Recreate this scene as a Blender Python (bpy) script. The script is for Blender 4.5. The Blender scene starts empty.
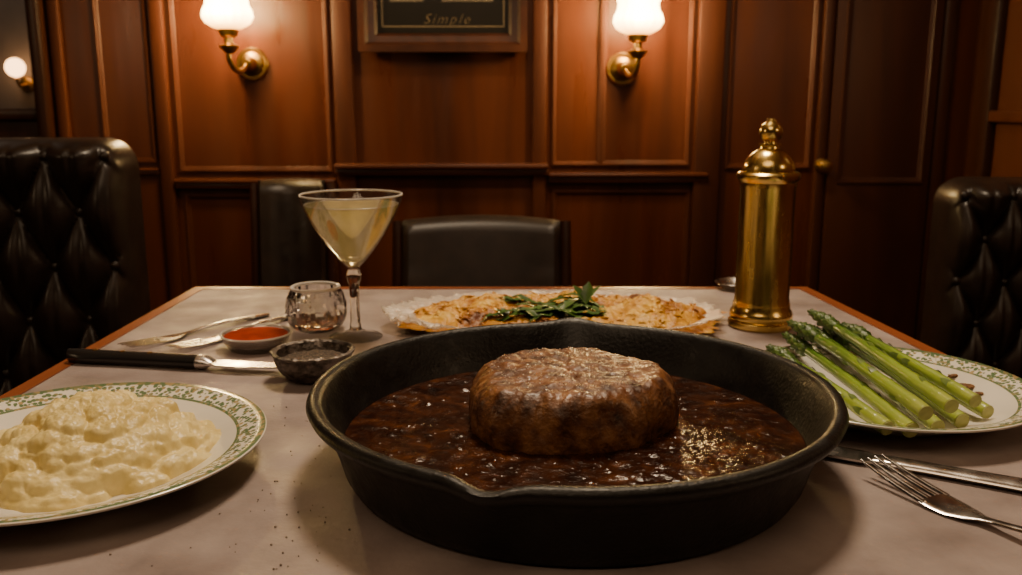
import bpy, bmesh, math, random
from mathutils import Vector, Matrix, noise
random.seed(7)
S = bpy.context.scene; COL = S.collection
PI = math.pi; sin = math.sin; cos = math.cos; R = math.radians
F = 900.0; PIT = R(11.5); CAMZ = 0.965; TZ = 0.75

# ------------------------------------------------------------------ survey helpers
def ray(px, py):
    a = (px-511)/F; b = -(py-287.5)/F
    return Vector((a, cos(PIT)+b*sin(PIT), -sin(PIT)+b*cos(PIT)))
def at_z(px, py, z):
    d = ray(px, py); return Vector((0, 0, CAMZ)) + d*((z-CAMZ)/d.z)
def at_y(px, py, Y):
    d = ray(px, py); return Vector((0, 0, CAMZ)) + d*(Y/d.y)

# ------------------------------------------------------------------ materials
def mk(name, ramp, scale=20, detail=5, rough=.5, metal=0, stretch=(1,1,1), bump=0, bscale=None, bdist=.002, dist=0, rvar=0, **inp):
    m = bpy.data.materials.new(name); m.use_nodes = True
    nt = m.node_tree; N = nt.nodes; L = nt.links
    b = N['Principled BSDF']
    tc = N.new('ShaderNodeTexCoord'); mp = N.new('ShaderNodeMapping'); mp.inputs['Scale'].default_value = stretch
    L.new(tc.outputs['Object'], mp.inputs['Vector'])
    nz = N.new('ShaderNodeTexNoise'); nz.inputs['Scale'].default_value = scale; nz.inputs['Detail'].default_value = detail
    nz.inputs['Distortion'].default_value = dist
    L.new(mp.outputs[0], nz.inputs['Vector'])
    cr = N.new('ShaderNodeValToRGB'); els = cr.color_ramp.elements
    if not isinstance(ramp[0], (tuple, list)): ramp = [(.3, tuple(c*.85 for c in ramp)), (.7, tuple(min(1, c*1.12) for c in ramp))]
    els[0].position = ramp[0][0]; els[0].color = (*ramp[0][1], 1)
    els[1].position = ramp[-1][0]; els[1].color = (*ramp[-1][1], 1)
    for p, c in ramp[1:-1]:
        e = els.new(p); e.color = (*c, 1)
    L.new(nz.outputs['Fac'], cr.inputs['Fac']); L.new(cr.outputs['Color'], b.inputs['Base Color'])
    b.inputs['Roughness'].default_value = rough; b.inputs['Metallic'].default_value = metal
    for k, v in inp.items():
        k = k.replace('_', ' ')
        b.inputs[k].default_value = (*v, 1) if isinstance(v, tuple) and len(v) == 3 and 'Color' in k else v
    if rvar:
        n3 = N.new('ShaderNodeTexNoise'); n3.inputs['Scale'].default_value = scale*2.3; n3.inputs['Detail'].default_value = 4
        L.new(mp.outputs[0], n3.inputs['Vector'])
        mr = N.new('ShaderNodeMapRange'); mr.inputs['From Min'].default_value = .3; mr.inputs['From Max'].default_value = .7
        mr.inputs['To Min'].default_value = max(.02, rough-rvar); mr.inputs['To Max'].default_value = min(1, rough+rvar)
        L.new(n3.outputs['Fac'], mr.inputs['Value']); L.new(mr.outputs[0], b.inputs['Roughness'])
    if bump:
        n2 = N.new('ShaderNodeTexNoise'); n2.inputs['Scale'].default_value = bscale or scale*3; n2.inputs['Detail'].default_value = 6
        L.new(mp.outputs[0], n2.inputs['Vector'])
        bp = N.new('ShaderNodeBump'); bp.inputs['Strength'].default_value = bump; bp.inputs['Distance'].default_value = bdist
        L.new(n2.outputs['Fac'], bp.inputs['Height']); L.new(bp.outputs[0], b.inputs['Normal'])
    return m

def glass_mat(name, tint, fac=.06, rough=.02, edge=.75, haze=0):
    m = bpy.data.materials.new(name); m.use_nodes = True
    nt = m.node_tree; N = nt.nodes; L = nt.links
    N.remove(N['Principled BSDF']); out = N['Material Output']
    tr = N.new('ShaderNodeBsdfTransparent'); tr.inputs[0].default_value = (*tint, 1)
    gl = N.new('ShaderNodeBsdfGlossy'); gl.inputs['Roughness'].default_value = rough
    lw = N.new('ShaderNodeFresnel'); lw.inputs['IOR'].default_value = 1.5
    mr = N.new('ShaderNodeMapRange'); mr.inputs['From Min'].default_value = .04; mr.inputs['To Min'].default_value = fac; mr.inputs['To Max'].default_value = edge
    L.new(lw.outputs[0], mr.inputs['Value'])
    mx = N.new('ShaderNodeMixShader'); L.new(mr.outputs[0], mx.inputs[0]); L.new(tr.outputs[0], mx.inputs[1]); L.new(gl.outputs[0], mx.inputs[2])
    last = mx
    if haze:
        df = N.new('ShaderNodeBsdfDiffuse'); df.inputs[0].default_value = (.9, .85, .78, 1)
        m2 = N.new('ShaderNodeMixShader'); m2.inputs[0].default_value = haze
        L.new(mx.outputs[0], m2.inputs[1]); L.new(df.outputs[0], m2.inputs[2]); last = m2
    L.new(last.outputs[0], out.inputs['Surface'])
    return m
def drink_mat():
    m = bpy.data.materials.new('pale_gold_cocktail'); m.use_nodes = True
    nt = m.node_tree; N = nt.nodes; L = nt.links
    N.remove(N['Principled BSDF']); out = N['Material Output']
    tr = N.new('ShaderNodeBsdfTransparent'); tr.inputs[0].default_value = (1.0, .92, .64, 1)
    df = N.new('ShaderNodeBsdfDiffuse'); df.inputs[0].default_value = (1.0, .91, .56, 1)
    tl = N.new('ShaderNodeBsdfTranslucent'); tl.inputs[0].default_value = (1.0, .93, .60, 1)
    gl = N.new('ShaderNodeBsdfGlossy'); gl.inputs['Roughness'].default_value = .05
    tc = N.new('ShaderNodeTexCoord'); nz = N.new('ShaderNodeTexNoise'); nz.inputs['Scale'].default_value = 40; nz.inputs['Detail'].default_value = 4
    L.new(tc.outputs['Object'], nz.inputs['Vector'])
    mr = N.new('ShaderNodeMapRange'); mr.inputs['From Min'].default_value = .3; mr.inputs['From Max'].default_value = .7
    mr.inputs['To Min'].default_value = .30; mr.inputs['To Max'].default_value = .38
    L.new(nz.outputs['Fac'], mr.inputs['Value'])
    a = N.new('ShaderNodeMixShader'); a.inputs[0].default_value = .65; L.new(df.outputs[0], a.inputs[1]); L.new(tl.outputs[0], a.inputs[2])
    b = N.new('ShaderNodeMixShader'); L.new(mr.outputs[0], b.inputs[0]); L.new(tr.outputs[0], b.inputs[1]); L.new(a.outputs[0], b.inputs[2])
    c = N.new('ShaderNodeMixShader'); c.inputs[0].default_value = .04; L.new(b.outputs[0], c.inputs[1]); L.new(gl.outputs[0], c.inputs[2])
    L.new(c.outputs[0], out.inputs['Surface'])
    return m

WOODR = [(.22, (.028, .0064, .0025)), (.5, (.068, .0166, .0058)), (.8, (.118, .0318, .0108))]
M = {}
M['wood'] = mk('mahogany_panel', WOODR, scale=7, detail=8, rough=.32, stretch=(1,1,.1), bump=.06, bscale=60, dist=1.2, rvar=.08)
M['wood_trim'] = mk('mahogany_moulding', WOODR, scale=7, detail=8, rough=.5, stretch=(1,1,.1), dist=1.2, Specular_IOR_Level=.35)
M['wood_h'] = mk('mahogany_rail', WOODR, scale=9, detail=8, rough=.38, stretch=(.09,1,1), bump=.06, bscale=60, dist=1.2)
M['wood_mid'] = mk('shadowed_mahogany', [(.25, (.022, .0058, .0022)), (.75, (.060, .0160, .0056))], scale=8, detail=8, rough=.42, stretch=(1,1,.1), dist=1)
M['wood_side_lit'] = mk('brightened_side_mahogany', [(.25, (.05, .0145, .0055)), (.75, (.125, .039, .014))], scale=8, detail=8, rough=.36, stretch=(1,1,.1), dist=1)  # mahogany lightened in its colour, in place of lamplight on the right wall
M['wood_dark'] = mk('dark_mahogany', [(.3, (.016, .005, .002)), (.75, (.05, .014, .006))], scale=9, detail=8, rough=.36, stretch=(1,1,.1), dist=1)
M['frame'] = mk('red_brown_frame_wood', [(.3, (.035, .010, .0045)), (.75, (.085, .025, .010))], scale=12, detail=8, rough=.36, dist=1)
M['edge'] = mk('table_edge_wood', [(.3, (.14, .034, .010)), (.7, (.30, .085, .025))], scale=14, rough=.32, stretch=(1,.1,1))
M['cloth'] = mk('pinkish_grey_table_cover', [(.28, (.18, .142, .135)), (.42, (.25, .20, .189)), (.55, (.31, .252, .238)), (.72, (.39, .32, .30))], scale=16, detail=12, rough=.54, bump=.5, bscale=220, bdist=.0008, rvar=.14)
M['iron'] = mk('cast_iron', [(.3, (.0035, .0031, .0028)), (.7, (.008, .0070, .0062))], scale=40, rough=.42, bump=.6, bscale=380, bdist=.0007, rvar=.1, Specular_IOR_Level=.34)
M['leather'] = mk('black_brown_leather', [(.3, (.0105, .0062, .0044)), (.7, (.021, .0128, .0092))], scale=25, rough=.34, bump=.25, bscale=240, bdist=.0006, rvar=.06, Specular_IOR_Level=.4)
M['leather2'] = mk('brown_chair_leather', [(.3, (.014, .0085, .0062)), (.7, (.028, .0165, .012))], scale=25, rough=.42, bump=.25, bscale=200, bdist=.0006)
M['brass'] = mk('aged_polished_brass', [(.28, (.50, .33, .09)), (.42, (.74, .53, .17)), (.7, (.88, .66, .24))], scale=45, detail=6, rough=.23, metal=1, stretch=(1,1,.22), rvar=.07, bump=.05, bscale=90)
M['brass2'] = mk('aged_brass', [(.3, (.34, .205, .06)), (.7, (.58, .37, .12))], scale=50, rough=.3, metal=1)
M['steel'] = mk('cutlery_steel', [(.3, (.50, .47, .44)), (.7, (.66, .63, .60))], scale=30, rough=.24, metal=1, rvar=.08)
M['pewter'] = mk('dark_pewter', [(.3, (.05, .044, .04)), (.7, (.22, .19, .17))], scale=160, rough=.46, metal=1, bump=1, bscale=260, bdist=.0016)
M['handle'] = mk('black_knife_handle', (.012, .011, .011), rough=.3)
M['steak'] = mk('seared_steak_crust', [(.27, (.020, .0056, .0019)), (.42, (.090, .0300, .0094)), (.57, (.190, .0740, .0235)), (.76, (.33, .155, .056))], scale=80, detail=12, rough=.43, bump=.85, bscale=270, bdist=.0017, rvar=.18, Coat_Weight=.2, Coat_Roughness=.22)
M['sauce'] = mk('pan_gravy', [(.28, (.008, .0020, .0006)), (.46, (.022, .0055, .0015)), (.60, (.046, .0130, .0034)), (.73, (.100, .0320, .0086)), (.85, (.24, .0980, .0320))], scale=75, detail=13, rough=.2, bump=.55, bscale=480, bdist=.0008, dist=.5, rvar=.08, Specular_IOR_Level=.44)
M['mash'] = mk('mashed_potato', [(.3, (.64, .49, .155)), (.7, (.87, .73, .325))], scale=45, rough=.38, bump=.55, bscale=210, bdist=.0011)
M['bract'] = mk('asparagus_scale', [(.3, (.08, .135, .022)), (.7, (.17, .25, .055))], scale=120, rough=.35)
M['tipg'] = mk('asparagus_tip', [(.3, (.030, .066, .011)), (.7, (.095, .170, .026))], scale=140, rough=.32, bump=.5, bscale=400)
M['cut'] = mk('asparagus_cut_end', (.40, .41, .13), scale=200, rough=.5)
M['crust'] = mk('golden_potato_crust', [(.29, (.13, .033, .004)), (.42, (.40, .150, .013)), (.55, (.68, .36, .036)), (.75, (.84, .57, .10))], scale=36, detail=11, rough=.38, bump=.9, bscale=240, bdist=.002)
M['leaf'] = mk('green_garnish_leaf', [(.3, (.022, .058, .010)), (.7, (.09, .17, .03))], scale=60, rough=.34)
M['ketchup'] = mk('red_sauce', [(.3, (.20, .014, .002)), (.7, (.34, .036, .006))], scale=60, rough=.7, Specular_IOR_Level=.02)
M['china'] = mk('white_china', (.62, .55, .46), rough=.2)
M['pepper'] = mk('ground_spice', [(.35, (.015, .01, .008)), (.65, (.12, .08, .05))], scale=420, rough=.7, bump=.8, bscale=700)
M['crumb'] = mk('pale_brown_crumb', [(.35, (.12, .085, .065)), (.65, (.34, .26, .20))], scale=420, rough=.7)
M['crumb2'] = mk('toasted_crumb', [(.35, (.07, .028, .008)), (.65, (.24, .11, .035))], scale=420, rough=.7)
M['glass'] = glass_mat('clear_glass', (.985, .985, .975), fac=.045, rough=.02, edge=.7, haze=.01)
M['rimglass'] = glass_mat('painted_glint_glass', (.97, .97, .95), fac=.3, haze=.5)  # white diffuse mixed in to paint a bright glint along glass edges
M['dishglass'] = glass_mat('clear_dish_glass', (.95, .93, .90), fac=.16, haze=.08)
M['stemglass'] = mk('thick_glass_stem', (.97, .96, .94), rough=.0, IOR=1.5, Transmission_Weight=1.0)
M['cutglass'] = mk('clear_cut_glass', (.96, .94, .91), rough=.0, IOR=1.52, Transmission_Weight=1.0, metal=.06)
M['doily'] = glass_mat('crumpled_translucent_paper', (.95, .90, .82), fac=.03, rough=.35, edge=.2, haze=.26)
M['drink'] = drink_mat()
M['plaster'] = mk('dim_far_wall', (.24, .20, .17), scale=6, rough=.8)
M['carpet'] = mk('dark_carpet', [(.3, (.02, .01, .008)), (.7, (.05, .022, .016))], scale=80, rough=.95, bump=.4)
M['ceil'] = mk('brown_ceiling', (.26, .15, .08), scale=4, rough=.8)
M['board'] = mk('dark_picture_board', (.012, .010, .008), scale=12, rough=.3)
M['gilt'] = mk('dull_gold_lettering', (.22, .16, .09), rough=.5)
M['pale'] = mk('pale_print', (.15, .12, .085), rough=.6, scale=60)
M['bulb'] = mk('glowing_bulb', (1, .9, .7), rough=.3, Emission_Color=(1, .72, .38), Emission_Strength=60)
M['globe'] = mk('far_lamp_globe', (1, .8, .6), rough=.3, Emission_Color=(1, .52, .22), Emission_Strength=7)
M['salt'] = mk('salt', (.8, .7, .6), rough=.2)

def shade_mat():
    m = mk('lit_opal_glass', (.9, .8, .6), rough=.3, scale=30)
    nt = m.node_tree; N = nt.nodes; L = nt.links; b = N['Principled BSDF']; tc = N['Texture Coordinate']
    sx = N.new('ShaderNodeSeparateXYZ'); L.new(tc.outputs['Object'], sx.inputs[0])
    mr = N.new('ShaderNodeMapRange'); mr.inputs['From Min'].default_value = .075; mr.inputs['From Max'].default_value = .185
    L.new(sx.outputs[2], mr.inputs['Value'])
    cr = N.new('ShaderNodeValToRGB'); e = cr.color_ramp.elements
    e[0].color = (.95, .36, .05, 1); e[1].color = (1, .62, .20, 1)
    x = e.new(.40); x.color = (1, .70, .27, 1)
    L.new(mr.outputs[0], cr.inputs[0]); L.new(cr.outputs[0], b.inputs['Emission Color'])
    c2 = N.new('ShaderNodeValToRGB'); e = c2.color_ramp.elements
    e[0].color = (.16, .16, .16, 1); e[1].color = (.6, .6, .6, 1); x = e.new(.40); x.color = (1, 1, 1, 1)
    L.new(mr.outputs[0], c2.inputs[0])
    mu = N.new('ShaderNodeMath'); mu.operation = 'MULTIPLY'; mu.inputs[1].default_value = 28
    L.new(c2.outputs[0], mu.inputs[0]); L.new(mu.outputs[0], b.inputs['Emission Strength'])
    return m
M['shade'] = shade_mat()

def plate_mat():
    m = mk('green_rimmed_china', (.76, .72, .63), rough=.16, scale=10)
    nt = m.node_tree; N = nt.nodes; L = nt.links; b = N['Principled BSDF']
    tc = N['Texture Coordinate']
    sx = N.new('ShaderNodeSeparateXYZ'); L.new(tc.outputs['Object'], sx.inputs[0])
    def mt(op, a, bb=None):
        n = N.new('ShaderNodeMath'); n.operation = op
        for i, v in enumerate((a, bb)):
            if v is None: continue
            if isinstance(v, (int, float)): n.inputs[i].default_value = v
            else: L.new(v, n.inputs[i])
        return n.outputs[0]
    X, Y = sx.outputs[0], sx.outputs[1]
    r = mt('SQRT', mt('ADD', mt('MULTIPLY', X, X), mt('MULTIPLY', Y, Y)))
    rr = mt('DIVIDE', r, .112)
    th = mt('ARCTAN2', Y, X)
    def band(c, w): return mt('LESS_THAN', mt('ABSOLUTE', mt('SUBTRACT', rr, c)), w)
    cv = N.new('ShaderNodeCombineXYZ'); L.new(mt('MULTIPLY', th, 10.0), cv.inputs[0]); L.new(mt('MULTIPLY', rr, 11.0), cv.inputs[1])
    vo = N.new('ShaderNodeTexVoronoi'); vo.inputs['Scale'].default_value = 3.3; L.new(cv.outputs[0], vo.inputs['Vector'])
    leaf = mt('MULTIPLY', mt('LESS_THAN', vo.outputs['Distance'], .53), band(.908, .053))
    mask = mt('MAXIMUM', mt('MAXIMUM', band(.977, .017), band(.845, .009)), leaf)
    cr = [n for n in N if n.type == 'VALTORGB'][0]
    c2 = N.new('ShaderNodeValToRGB'); c2.color_ramp.elements[0].color = (.026, .11, .015, 1); c2.color_ramp.elements[1].color = (.34, .24, .07, 1)
    c2.color_ramp.elements[0].position = .52; c2.color_ramp.elements[1].position = .96
    sp = N.new('ShaderNodeSeparateColor'); L.new(vo.outputs['Color'], sp.inputs[0]); L.new(sp.outputs[0], c2.inputs[0])
    mx = N.new('ShaderNodeMix'); mx.data_type = 'RGBA'
    L.new(mt('MULTIPLY', mask, .87), mx.inputs[0]); L.new(cr.outputs[0], mx.inputs[6]); L.new(c2.outputs[0], mx.inputs[7])
    L.new(mx.outputs[2], b.inputs['Base Color'])
    return m
M['plate'] = plate_mat()

def stalk_mat():
    m = mk('asparagus_stalk', (.3, .4, .1), rough=.25, scale=60, bump=.4, bscale=150, Coat_Weight=.6, Coat_Roughness=.13)
    nt = m.node_tree; N = nt.nodes; L = nt.links; b = N['Principled BSDF']; tc = N['Texture Coordinate']
    sx = N.new('ShaderNodeSeparateXYZ'); L.new(tc.outputs['Object'], sx.inputs[0])
    mr = N.new('ShaderNodeMapRange'); mr.inputs['From Max'].default_value = .16
    nz = N.new('ShaderNodeTexNoise'); nz.inputs['Scale'].default_value = 90; L.new(tc.outputs['Object'], nz.inputs['Vector'])
    ad = N.new('ShaderNodeMath'); ad.operation = 'MULTIPLY_ADD'; ad.inputs[1].default_value = .05; L.new(nz.outputs['Fac'], ad.inputs[0]); L.new(sx.outputs[0], ad.inputs[2])
    L.new(ad.outputs[0], mr.inputs['Value'])
    cr = N.new('ShaderNodeValToRGB'); e = cr.color_ramp.elements
    e[0].color = (.44, .50, .105, 1); e[1].color = (.085, .180, .020, 1); e[1].position = 1
    x = e.new(.5); x.color = (.27, .39, .050, 1)
    L.new(mr.outputs[0], cr.inputs[0]); L.new(cr.outputs[0], b.inputs['Base Color'])
    return m
M['stalk'] = stalk_mat()

# ------------------------------------------------------------------ mesh helpers
def obj(name, bm, mat, parent=None, loc=(0,0,0), sharp=35):
    bmesh.ops.recalc_face_normals(bm, faces=bm.faces)
    me = bpy.data.meshes.new(name); bm.to_mesh(me); bm.free()
    me.materials.append(mat)
    for p in me.polygons: p.use_smooth = True
    if sharp: me.set_sharp_from_angle(angle=R(sharp))
    o = bpy.data.objects.new(name, me); COL.objects.link(o); o.location = loc
    if parent: o.parent = parent
    return o
def tag(o, label, cat, group=None, kind=None):
    o['label'] = label; o['category'] = cat
    if group: o['group'] = group
    if kind: o['kind'] = kind
    return o
def thing(name, label, cat, loc=(0,0,0), rotz=0, group=None):
    o = bpy.data.objects.new(name, None); COL.objects.link(o); o.empty_display_size = .05
    o.location = loc; o.rotation_euler = (0, 0, rotz)
    return tag(o, label, cat, group)
def struct(name, bm, mat, label=None, loc=(0,0,0)):
    o = obj(name, bm, mat, loc=loc); o['kind'] = 'structure'
    if label: o['label'] = label
    return o
B = bmesh.new
def lathe(bm, prof, seg=64, fn=None, axis='Z', off=(0,0,0)):
    rings = []
    def put(x, y, z):
        if axis == 'Y': x, y, z = x, -z, y
        return bm.verts.new((x+off[0], y+off[1], z+off[2]))
    for r, z in prof:
        if r < 1e-6: rings.append([put(0, 0, z)]); continue
        ring = []
        for i in range(seg):
            a = 2*PI*i/seg; r2, z2 = (r, z) if fn is None else fn(r, z, a)
            ring.append(put(r2*cos(a), r2*sin(a), z2))
        rings.append(ring)
    for A, C in zip(rings, rings[1:]):
        for i in range(seg):
            j = (i+1) % seg
            if len(A) == 1 and len(C) == 1: continue
            if len(A) == 1: bm.faces.new((A[0], C[i], C[j]))
            elif len(C) == 1: bm.faces.new((A[i], A[j], C[0]))
            else: bm.faces.new((A[i], A[j], C[j], C[i]))
    return bm
def tube(bm, pts, rad, seg=10, cap=True):
    pts = [Vector(p) for p in pts]; n = len(pts); rings = []
    t0 = (pts[1]-pts[0]).normalized()
    up = Vector((0,0,1)) if abs(t0.z) < .9 else Vector((0,1,0))
    for k, p in enumerate(pts):
        t = (pts[min(k+1, n-1)]-pts[max(k-1, 0)]).normalized()
        side = t.cross(up).normalized(); up = side.cross(t).normalized()
        r = rad[k] if isinstance(rad, list) else rad
        rs, ru = r if isinstance(r, tuple) else (r, r)
        rings.append([bm.verts.new(p+side*(rs*cos(2*PI*i/seg))+up*(ru*sin(2*PI*i/seg))) for i in range(seg)])
    for A, C in zip(rings, rings[1:]):
        for i in range(seg):
            j = (i+1) % seg; bm.faces.new((A[i], A[j], C[j], C[i]))
    if cap: bm.faces.new(rings[0]); bm.faces.new(rings[-1])
    return bm
def box(bm, x0, x1, y0, y1, z0, z1, bev=0, seg=2):
    r = bmesh.ops.create_cube(bm, size=1)
    vs = r['verts']
    for v in vs:
        v.co = Vector(((x0+x1)/2+v.co.x*(x1-x0), (y0+y1)/2+v.co.y*(y1-y0), (z0+z1)/2+v.co.z*(z1-z0)))
    if bev:
        es = list({e for v in vs for e in v.link_edges})
        bmesh.ops.bevel(bm, geom=es, offset=bev, segments=seg, affect='EDGES', profile=.5)
    return bm
def prism(bm, outline, z0, z1):
    a = [bm.verts.new((x, y, z0)) for x, y in outline]; b = [bm.verts.new((x, y, z1)) for x, y in outline]
    n = len(a); bm.faces.new(a[::-1]); bm.faces.new(b)
    for i in range(n):
        j = (i+1) % n; bm.faces.new((a[i], a[j], b[j], b[i]))
    return bm
def moulding(bm, x0, x1, z0, z1, Y, w=.03, d=.02):
    prof = [(0,0),(0,d),(w*.35,d),(w*.5,d*.6),(w*.8,d*.5),(w,d*.1),(w,0)]
    loops = []
    for o, dep in prof:
        loops.append([bm.verts.new(c) for c in ((x0+o,Y-dep,z0+o),(x1-o,Y-dep,z0+o),(x1-o,Y-dep,z1-o),(x0+o,Y-dep,z1-o))])
    for A, C in zip(loops, loops[1:]):
        for i in range(4):
            j = (i+1) % 4; bm.faces.new((A[i], A[j], C[j], C[i]))
    return bm
def fr(x, y, z, s, o=4): return noise.fractal(Vector((x*s, y*s, z*s)), 1.0, 2.0, o)
class Blobs:
    # spatial hash over small bumps: (x, y, reach, data...)
    def __init__(self, items, cell=.012):
        self.c = cell; self.g = {}
        for it in items:
            x, y, r = it[:3]
            for i in range(int((x-r)//cell), int((x+r)//cell)+1):
                for j in range(int((y-r)//cell), int((y+r)//cell)+1): self.g.setdefault((i, j), []).append(it)
    def at(self, x, y): return self.g.get((int(x//self.c), int(y//self.c)), ())

# ------------------------------------------------------------------ camera
cd = bpy.data.cameras.new('camera'); cam = bpy.data.objects.new('camera', cd); COL.objects.link(cam)
cam.location = (0, 0, CAMZ); cam.rotation_euler = (PI/2-PIT, 0, 0)
cd.sensor_width = 36; cd.lens = F/1022*36; cd.clip_start = .01
cd.dof.use_dof = True; cd.dof.focus_distance = .52; cd.dof.aperture_fstop = 14
S.camera = cam

# ------------------------------------------------------------------ setting
WY = 2.4
def wx(px, py=170): return at_y(px, py, WY).x
def wz(py): return at_y(511, py, WY).z
XR = 1.2; ZC = 2.5; XL = -2.3
struct('floor', box(B(), -4.2, 3.0, -2.1, 4.7, -.05, 0), M['carpet'], 'dark carpeted floor under the tables')
struct('ceiling', box(B(), -4.2, 3.0, -2.1, 4.7, ZC, ZC+.05), M['ceil'], 'brown ceiling')
x_post = at_y(28, 50, WY-.05).x
struct('wall_back', box(B(), x_post+.005, XR+.05, WY, WY+.06, 0, ZC), M['wood'], 'mahogany panelled wall at the back')
struct('wall_back_low', box(B(), XL, x_post, WY, WY+.06, 0, .925), M['wood_dark'], 'low dark wall below the opening to the next room')
struct('wall_right', box(B(), XR, XR+.05, -2.05, WY, 0, ZC), M['wood_side_lit'], 'mahogany side wall at the right')
struct('wall_left', box(B(), XL-.05, XL, -2.05, WY+.06, 0, ZC), M['wood'], 'mahogany side wall at the left')
struct('wall_front', box(B(), XL, XR, -2.1, -2.05, 0, ZC), M['wood_dark'], 'wall behind the viewer')
struct('wall_far', box(B(), -4.2, -.6, 4.6, 4.65, 0, ZC), M['plaster'], 'dim wall of the next room')
tn = [0]
def trim(bm, mat, label):
    tn[0] += 1; return struct('trim_%d' % tn[0], bm, mat, label)
trim(box(B(), XL, x_post, WY-.03, WY+.09, .925, .955, .006), M['wood_dark'], 'dark ledge under the opening to the next room')
trim(box(B(), x_post, wx(62), WY-.05, WY-.001, 0, ZC-.001, .008), M['wood_dark'], 'dark post at the left end of the wall')
for a, b, d in ((66,76,.02), (163,176,.022), (338,357,.018), (532,546,.018), (692,718,.022), (812,822,.03), (926,938,.03)):
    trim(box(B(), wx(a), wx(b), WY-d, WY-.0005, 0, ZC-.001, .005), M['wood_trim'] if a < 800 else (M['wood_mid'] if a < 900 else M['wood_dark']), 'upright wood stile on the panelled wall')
def rail(pa, pb, py, h=.026, d=.035):
    z = wz(py); bm = box(B(), wx(pa), wx(pb), WY-d, WY-.0006, z-h*.45, z, .005)
    box(bm, wx(pa), wx(pb), WY-d*.7, WY-.0007, z-h, z-h*.45, .003)
    trim(bm, M['wood_h'], 'horizontal wood rail on the panelled wall')
rail(177, 337, 178); rail(337, 548, 163, .03, .045); rail(548, 706, 172); rail(76, 161, 168, .016, .02)
def panel(pa, pb, ptop, pbot, w=.012, d=.008):
    z1 = wz(ptop) if ptop > -500 else ZC-.12
    z0 = wz(pbot) if pbot < 1000 else .12
    trim(moulding(B(), wx(pa), wx(pb), z0, z1, WY-.0008, w, d), M['wood_trim'], 'thin moulding round a wall panel')
panel(108, 158, -999, 162); panel(181, 333, -999, 171)
panel(552, 600, -999, 165, .010); panel(600.5, 688, -999, 165); panel(724, 808, -999, 168)
panel(184, 333, 194, 1999); panel(553, 690, 190, 1999)
# door in the dark corner
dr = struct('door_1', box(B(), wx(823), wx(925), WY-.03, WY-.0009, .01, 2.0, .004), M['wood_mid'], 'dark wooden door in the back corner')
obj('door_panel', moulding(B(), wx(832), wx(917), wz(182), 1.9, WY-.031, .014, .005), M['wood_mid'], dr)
kp = at_y(815, 166, WY-.05)
bm = lathe(B(), [(0,0),(.018,0),(.018,.005),(.007,.008),(.007,.025),(.014,.03),(.018,.04),(.014,.05),(0,.053)], 24, axis='Y', off=(kp.x+.022, WY-.029, kp.z))
obj('door_knob', bm, M['brass2'], dr)
def rbox(y0, y1, z0, z1, d, mat, lab): trim(box(B(), XR-d, XR-.0005, y0, y1, z0, z1, .006), mat, lab)
rbox(1.0, WY-.06, .922, .95, .022, M['wood_side_lit'], 'wood rail along the right side wall')
rbox(WY-.14, WY-.06, 0, ZC-.001, .025, M['wood_dark'], 'dark corner upright beside the right wall')
trim(box(B(), XL+.001, XR-.001, WY-.07, WY-.056, 0, .1, .003), M['wood_dark'], 'skirting along the back wall')

# far lamp seen through the opening
p = at_y(15, 66, 4.5)
t = thing('wall_lamp', 'small glowing globe lamp in the next room seen through the opening', 'lamp', (p.x, 4.6, p.z-.085))
obj('bracket', tube(lathe(B(), [(0,0),(.04,0),(.035,.012),(0,.016)], 24, axis='Y'), [(0,-.01,0),(0,-.08,-.01),(0,-.1,.03)], .008), M['brass2'], t)
bm = B(); bmesh.ops.create_uvsphere(bm, u_segments=24, v_segments=16, radius=.046, matrix=Matrix.Translation((0,-.1,.078)))
obj('globe', bm, M['globe'], t)

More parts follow.
